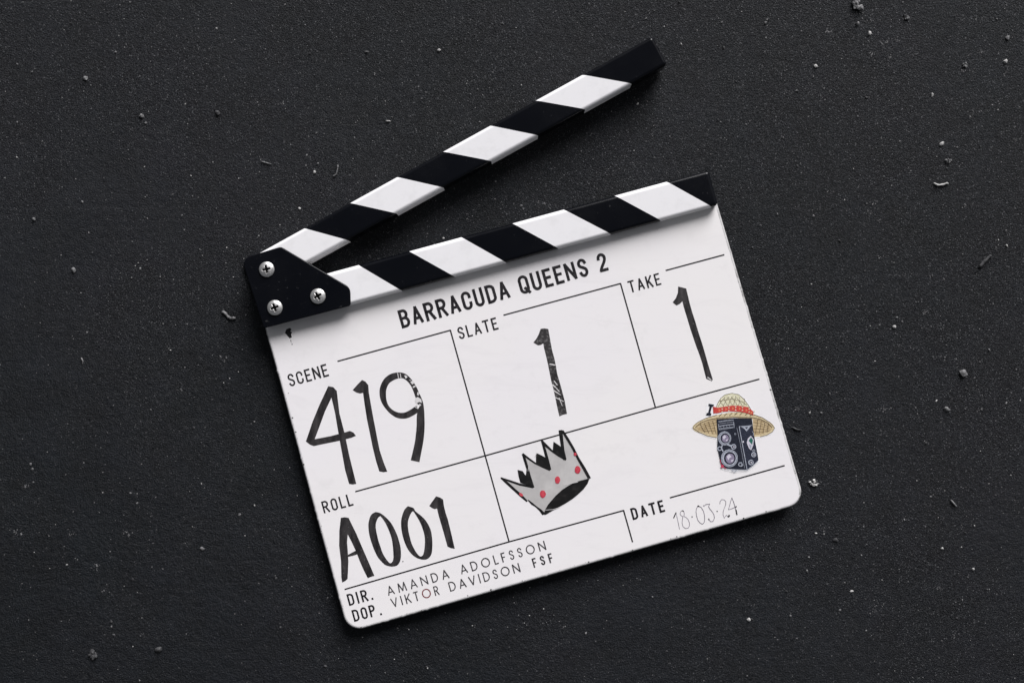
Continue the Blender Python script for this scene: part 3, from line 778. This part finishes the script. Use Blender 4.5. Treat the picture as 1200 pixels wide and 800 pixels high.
# outline runs: left edge down, bottom right, back over the top (counter-clockwise in world)
c1 = round_corner((282.8, 302.8), (308, 295.6), (308.7, 384), 11, 7)
c2 = round_corner((309.2, 384.6), (285.6, 311), (411, 358), 2, 2)
c3 = round_corner((411.5, 357.9), (342, 379), (408, 337), 3, 3)
c4 = round_corner((410.5, 336.8), (411.3, 356), (365, 310.6), 11, 5)
c5 = round_corner((329.5, 289.0), (365, 310.6), (308, 295.6), 7, 4)
prism('hinge_plate', c1 + c2 + c3 + c4 + c5, .0143, .0155, [M['plate']])
prism('hinge_backing', [Vector(p) for p in c1[:] + c2 + [(340, 376), (345, 330), (326, 296)]], .0005, .0022, [M['plate']])

# ---- screws: domed heads with a cross recess --------------------------------
def screw(px, py, rot):
    Rr = 9.0 * PX * (H - .0167) / H; zc = .0155
    cc = P(px, py, .0167); N = 72
    me_v, me_f, fm = [], [], []
    rad = [0.0] + [k / 26 for k in range(1, 27)]
    def hgt(x, y):
        r = min(1, math.hypot(x, y)); dome = .0021 * math.sqrt(max(0, 1 - (r * .94) ** 2)) - .0021 * .0 
        ca, sa = math.cos(rot), math.sin(rot); u, v = abs(x * ca + y * sa), abs(-x * sa + y * ca)
        if v > u: u, v = v, u
        arm = .50 - u; wid = (.115 + .05 * max(0, (.2 - u))) - v
        inside = min(arm, wid)
        dep = 0
        if inside > -.035: dep = min(1, (inside + .035) / .055)
        core = max(0, 1 - math.hypot(x, y) / .26); dep = max(dep, min(1, core * 3))
        return dome - dep * .0013, dep
    G = 64
    idx = {}
    for j in range(G + 1):
        for i in range(G + 1):
            # square-to-disc map keeps an even grid
            a, b_ = 2 * i / G - 1, 2 * j / G - 1
            x = a * math.sqrt(1 - b_ * b_ / 2); y = b_ * math.sqrt(1 - a * a / 2)
            z, d = hgt(x, y); idx[i, j] = len(me_v)
            me_v.append((Vector((cc.x + x * Rr, cc.y + y * Rr, zc + max(.0001, z))), d))
    for j in range(G):
        for i in range(G):
            f = [idx[i, j], idx[i + 1, j], idx[i + 1, j + 1], idx[i, j + 1]]
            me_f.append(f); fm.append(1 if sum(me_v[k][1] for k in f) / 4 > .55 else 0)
    rim = [idx[i, 0] for i in range(G)] + [idx[G, j] for j in range(G)] + [idx[i, G] for i in range(G, 0, -1)] + [idx[0, j] for j in range(G, 0, -1)]
    vs_ = [v for v, _ in me_v]; o = len(vs_)
    for k in rim: vs_.append(Vector((vs_[k].x, vs_[k].y, zc - .0003)))
    for k in range(len(rim)):
        j = (k + 1) % len(rim); me_f.append([rim[k], o + k, o + j, rim[j]]); fm.append(0)
    # head and its recess as two objects
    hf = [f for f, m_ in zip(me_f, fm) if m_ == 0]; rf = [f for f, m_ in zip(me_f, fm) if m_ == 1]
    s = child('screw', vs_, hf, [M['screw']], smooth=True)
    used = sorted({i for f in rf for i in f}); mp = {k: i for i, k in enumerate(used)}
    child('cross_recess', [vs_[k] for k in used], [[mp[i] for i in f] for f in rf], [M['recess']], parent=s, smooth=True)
    bm = bmesh.new(); bm.from_mesh(s.data)
    bmesh.ops.delete(bm, geom=[v for v in bm.verts if not v.link_faces], context='VERTS'); bm.to_mesh(s.data); bm.free()
screw(312.2, 315.5, R(12)); screw(321.8, 360.4, R(20)); screw(372.3, 346.9, R(30))

# ---- crumbs and pebbles -------------------------------------------------------
stone_m = ramp_noise_mat('pale_stone', (0.07, 0.07, 0.072), (0.20, 0.198, 0.20), 700, .8, .3)
stone_d = ramp_noise_mat('grey_stone', (0.02, 0.02, 0.022), (0.07, 0.07, 0.072), 700, .85, .3)
stone_w = ramp_noise_mat('white_stone', (0.26, 0.255, 0.25), (0.45, 0.44, 0.43), 700, .7, .3)
grit_m = [stone_d, stone_m, stone_w]
def stone_mesh(rnd, r, flat=.7, lump=.3, sub=1, elong=1.0, rot=0.0):
    bm = bmesh.new(); bmesh.ops.create_icosphere(bm, subdivisions=sub, radius=1)
    off = Vector((rnd.random() * 90, rnd.random() * 90, 0))
    for v in bm.verts:
        k = 1 + lump * (noise.noise(v.co * 1.6 + off) * 1.6 + rnd.uniform(-.25, .25))
        x, y, z = v.co * k * r
        x *= elong; x, y = x * math.cos(rot) - y * math.sin(rot), x * math.sin(rot) + y * math.cos(rot)
        v.co = (x, y, z * flat)
    return bm
def pebble(px, py, r, mi, label, elong=1.0, rot=0.0, lump=.35, cat='pebble', name='pebble', sub=2, bits=1):
    rnd = random.Random(int(px * 31 + py))
    x, y = P(px, py).xy
    r *= .80 if r < 5 else .95
    if lump >= .5:                       # a crumbly clump of grains
        bm = bmesh.new(); vv, ff = [], []
        for k in range(16):
            a = rnd.random() * 6.28; d = math.sqrt(rnd.random()) * r * .8
            u, v = d * math.cos(a) * elong, d * math.sin(a); u, v = u * math.cos(rot) - v * math.sin(rot), u * math.sin(rot) + v * math.cos(rot)
            q = stone_mesh(rnd, rnd.uniform(.22, .48) * r * PX, .8, .5, 1, rnd.uniform(1, 1.6), rnd.random() * 3)
            o = len(vv); q.verts.ensure_lookup_table()
            for w_ in q.verts: vv.append((w_.co.x + u * PX, w_.co.y + v * PX, w_.co.z + rnd.uniform(0, .1) * r * PX))
            for f in q.faces: ff.append([o + w_.index for w_ in f.verts])
            q.free()
        bm.free(); me = mesh_from(name, vv, ff, [grit_m[mi], stone_d], [mi_ for k in range(len(ff) // 80) for mi_ in [int(rnd.random() < .3)] * 80] if len(ff) % 80 == 0 else None)
    else:
        bm = stone_mesh(rnd, r * PX, .65, lump, 1, elong, rot)
        # chip off a few corners so that it reads as broken stone
        for k in range(5):
            nrm = Vector((rnd.uniform(-1, 1), rnd.uniform(-1, 1), rnd.uniform(.0, 1))).normalized()
            res = bmesh.ops.bisect_plane(bm, geom=bm.verts[:] + bm.edges[:] + bm.faces[:], plane_co=nrm * r * PX * .68, plane_no=nrm, clear_outer=True)
            ed = [e for e in res['geom_cut'] if isinstance(e, bmesh.types.BMEdge)]
            if ed: bmesh.ops.contextual_create(bm, geom=ed)
        me = bpy.data.meshes.new(name); bm.to_mesh(me); bm.free(); me.materials.append(grit_m[mi])
    o = link(name, me); o.location = (x, y, gz(x, y) + r * PX * .3)
    tag(o, label, cat)
pebble(1004.5, 6, 6.5, 1, 'lumpy grey crumb of stone at the top edge of the picture, largest on the ground', 1.25, R(-60), .9, 'stone crumb', 'stone_crumb')
pebble(1019.5, 39, 3.4, 2, 'white splinter of grit below the large crumb at the top', 1.7, R(-35), .3)
pebble(1005.5, 27.5, 3.0, 1, 'small grey chip just under the large crumb at the top', 1.5, R(-80), .4)
pebble(1062.5, 20, 4.4, 1, 'cluster-like pale pebble right of the large crumb at the top', 1.4, R(-50), .8, sub=3)
pebble(956.5, 77.5, 2.7, 2, 'bright white grain on bare ground right of the raised stick tip', 1.4, R(-30), .2)
pebble(1181, 44.5, 3.6, 1, 'rounded pale pebble near the upper right corner', 1.1, R(40), .3)
pebble(1131, 75.5, 3.6, 1, 'angular grey pebble left of its pale neighbour at the upper right', 1.2, R(70), .5)
pebble(1179, 71.5, 3.4, 2, 'pale wedge-shaped pebble at the right edge', 1.6, R(40), .4)
pebble(1093, 110.5, 2.3, 2, 'thin upright white splinter in the upper right', 2.6, R(65), .15)
pebble(1103.5, 168.5, 3.2, 2, 'bright white pebble above the curved white fibre', 1.4, R(35), .25)
pebble(1111.5, 188.5, 3.8, 1, 'dull grey lump just above the curved white fibre', 1.3, R(-25), .6)
pebble(1129, 436.5, 5.0, 1, 'largest grey pebble on the empty ground to the right of the slate', 1.15, R(-30), .4)
pebble(1048.5, 383, 3.1, 2, 'bright white round grain right of the slate, above the grey pebble', 1.1, R(20), .2)
pebble(954, 565.5, 4.4, 2, 'pale flaky crumb beside the lower right corner of the slate', 1.6, R(-15), .6)
pebble(1110, 479, 3.6, 1, 'flat grey pebble below the largest pebble on the right', 1.5, R(-10), .3)
pebble(86, 316.5, 4.2, 1, 'round grey pebble on the left ground beside nothing else', 1.0, 0, .3)
pebble(39, 256.5, 3.0, 1, 'small pale pebble near the left edge above the round one', 1.0, 0, .4)
pebble(99.5, 91.5, 3.4, 1, 'grey pebble with dark shade in the upper left', 1.5, R(10), .4)
pebble(165.5, 135.5, 3.6, 1, 'rounded grey pebble in the upper left, right of another', 1.2, R(0), .3)
pebble(255, 132, 4.0, 0, 'dull flat pebble above the raised stick hinge, beside white specks', 1.6, R(-10), .4)
pebble(514.5, 58.5, 2.4, 2, 'bright white speck above the middle of the raised stick', 1.4, R(-10), .2)
pebble(368.5, 201.5, 2.8, 2, 'pale pebble left of the raised stick, above its first stripe', 1.1, 0, .3)
pebble(236.5, 642.5, 3.0, 1, 'small pale pebble on the dark ground left of the slate bottom', 1.6, 0, .3)
pebble(877.5, 725.5, 2.8, 2, 'bright white grain on the ground below the slate', 1.3, R(50), .3)
pebble(1141, 666.5, 2.2, 2, 'bright white grain in the lower right', 1.5, R(25), .2)
pebble(980, 632, 3.2, 0, 'flat grey chip below the lower right corner of the slate', 1.6, R(5), .3)
pebble(109, 766, 5.0, 0, 'dull grey lump in the lower left corner', 1.1, R(70), .5)
pebble(186.5, 760.5, 4.6, 0, 'flat dull stone low on the left, right of the corner lump', 1.7, R(15), .3)
pebble(35.5, 543.5, 2.6, 1, 'small pale pebble at the far left, upper of a touching pair', 1.0, 0, .3)
pebble(37.7, 549.3, 2.2, 1, 'small pale pebble at the far left, lower of a touching pair', 1.0, 0, .3)
# fibres
def fibre(name, pts, r, label, cat, m_, z=.0006, lump=.35):
    rnd = random.Random(int(pts[0][0])); vv, ff = [], []
    fine = []
    for a, b_ in zip(pts[:-1], pts[1:]):
        for k in range(4): fine.append((a[0] + (b_[0] - a[0]) * k / 4, a[1] + (b_[1] - a[1]) * k / 4))
    fine.append(pts[-1]); org = P(*pts[0])
    for i, (x, y) in enumerate(fine):
        a = fine[max(0, i - 1)]; b_ = fine[min(len(fine) - 1, i + 1)]
        d = Vector((b_[0] - a[0], -(b_[1] - a[1]))).normalized(); nr = Vector((-d.y, d.x))
        rr_ = r * PX * (1 + lump * rnd.uniform(-1, 1)) * (.5 if i in (0, len(fine) - 1) else 1)
        p = P(x, y); zz = gz(p.x, p.y) + z
        for k in range(6):
            t = k / 6 * 2 * math.pi
            vv.append((p.x + nr.x * rr_ * math.cos(t) - org.x, p.y + nr.y * rr_ * math.cos(t) - org.y, zz + rr_ * math.sin(t)))
    for i in range(len(fine) - 1):
        for k in range(6):
            j = (k + 1) % 6; ff.append([i * 6 + k, i * 6 + j, (i + 1) * 6 + j, (i + 1) * 6 + k])
    ff += [list(range(6))[::-1], [(len(fine) - 1) * 6 + k for k in range(6)]]
    o = link(name, mesh_from(name, vv, ff, [m_], smooth=True)); o.location = (org.x, org.y, 0); tag(o, label, cat)
fibre('fibre', [(1094, 214.5), (1099, 217), (1105, 216.5), (1110, 214.5), (1111, 216)], 1.1, 'curved white fibre lying right of the slate near the top', 'fibre', stone_w)
fibre('twig_fragment', [(260, 364.5), (264, 367), (267, 371), (271, 373), (276, 372.5)], 1.6, 'crooked pale scrap lying left of the hinge plate', 'scrap', stone_m)
fibre('twig_fragment', [(1148, 313), (1153, 307), (1158, 302), (1162, 299)], 2.2, 'rough grey bark scrap on the far right', 'scrap', stone_d)
fibre('fibre', [(306, 189), (311, 190.5), (318, 192.5)], .6, 'short pale straw left of the raised stick, slanting down right', 'fibre', stone_m)
fibre('fibre', [(396, 193), (395.5, 198), (394, 204), (390, 207)], .8, 'short upright pale straw left of the raised stick', 'fibre', stone_m)
fibre('fibre', [(452, 141.5), (458, 142)], .7, 'tiny level white straw above the raised stick', 'fibre', stone_w)
fibre('fibre', [(427, 60.5), (432, 60.5)], .7, 'tiny level pale straw near the top of the picture', 'fibre', stone_m)
fibre('fibre', [(1114, 585), (1118, 590), (1121, 593)], .9, 'short slanting grey straw right of the lower slate corner', 'fibre', stone_m)
fibre('fibre', [(95, 419), (97, 423), (96.5, 426.5)], .8, 'short curved pale straw on the dark left ground', 'fibre', stone_m)
fibre('fibre', [(928, 500), (934, 503), (940, 503.5)], .8, 'thin grey straw beside the right edge of the slate', 'fibre', stone_d)

# fine grit nobody could count
rnd = random.Random(11)
protos = []
for k in range(10):
    bm = stone_mesh(rnd, 1, .7, .5, 1, rnd.uniform(1, 1.5), rnd.uniform(0, 3)); bm.verts.ensure_lookup_table()
    protos.append(([v.co.copy() for v in bm.verts], [[v.index for v in f.verts] for f in bm.faces])); bm.free()
vv, ff, fm = [], [], []
for i in range(9000):
    x = rnd.uniform(-.33, .33); y = rnd.uniform(-.225, .225)
    dens = .35 + .65 * noise.noise(Vector((x * 14, y * 14, 8))) + .9 * x + .6 * y
    if rnd.random() > .55 + dens: continue
    r = (rnd.paretovariate(3.2) * .00016)
    r = min(r, .0007)
    a = rnd.random() * 6.28; ca, sa = math.cos(a), math.sin(a)
    pv, pf = rnd.choice(protos); o = len(vv); z0 = gz(x, y) + r * .25
    for v in pv: vv.append((x + (v.x * ca - v.y * sa) * r, y + (v.x * sa + v.y * ca) * r, z0 + v.z * r))
    t = rnd.random(); mi = 2 if t > .90 else (1 if t > .45 else 0)
    for f in pf: ff.append([o + k for k in f]); fm.append(mi)
for cx, cy in ((1020, 25), (1050, 48), (1043, 68), (1037, 50), (1022, 64), (1010, 24), (1140, 135), (1133, 84), (1068, 200), (1022, 238), (1018, 250), (1030, 259), (1150, 306), (940, 352), (1085, 365), (1175, 370), (1180, 85), (1110, 420), (1150, 62), (1145, 130), (1037, 480),
               (1008, 508), (958, 470), (935, 480), (1100, 690), (1020, 715), (965, 620), (1030, 710), (1120, 745), (30, 570), (85, 625), (165, 745), (150, 625), (112, 664), (125, 693), (20, 625), (210, 455), (260, 420), (972, 36), (1005, 14), (1063, 24), (957, 566), (330, 120), (700, 240), (690, 262), (1190, 165), (1170, 120)):
    st_ = rnd.uniform(1.5, 5)
    for k in range(rnd.randint(6, 16)):
        c_ = P(cx + rnd.gauss(0, st_), cy + rnd.gauss(0, st_ * .7)); r = rnd.uniform(.00015, .00042)
        a = rnd.random() * 6.28; ca, sa = math.cos(a), math.sin(a)
        pv, pf = rnd.choice(protos); o = len(vv); z0 = gz(c_.x, c_.y) + r * .2
        for v in pv: vv.append((c_.x + (v.x * ca - v.y * sa) * r, c_.y + (v.x * sa + v.y * ca) * r, z0 + v.z * r * .6))
        mi = 1 if rnd.random() < .45 else 0
        for f in pf: ff.append([o + q_ for q_ in f]); fm.append(mi)
gr = link('grit', mesh_from('grit', vv, ff, grit_m, fm)); gr['kind'] = 'stuff'
gr['label'] = 'fine pale grit scattered over the dark asphalt'; gr['category'] = 'grit'
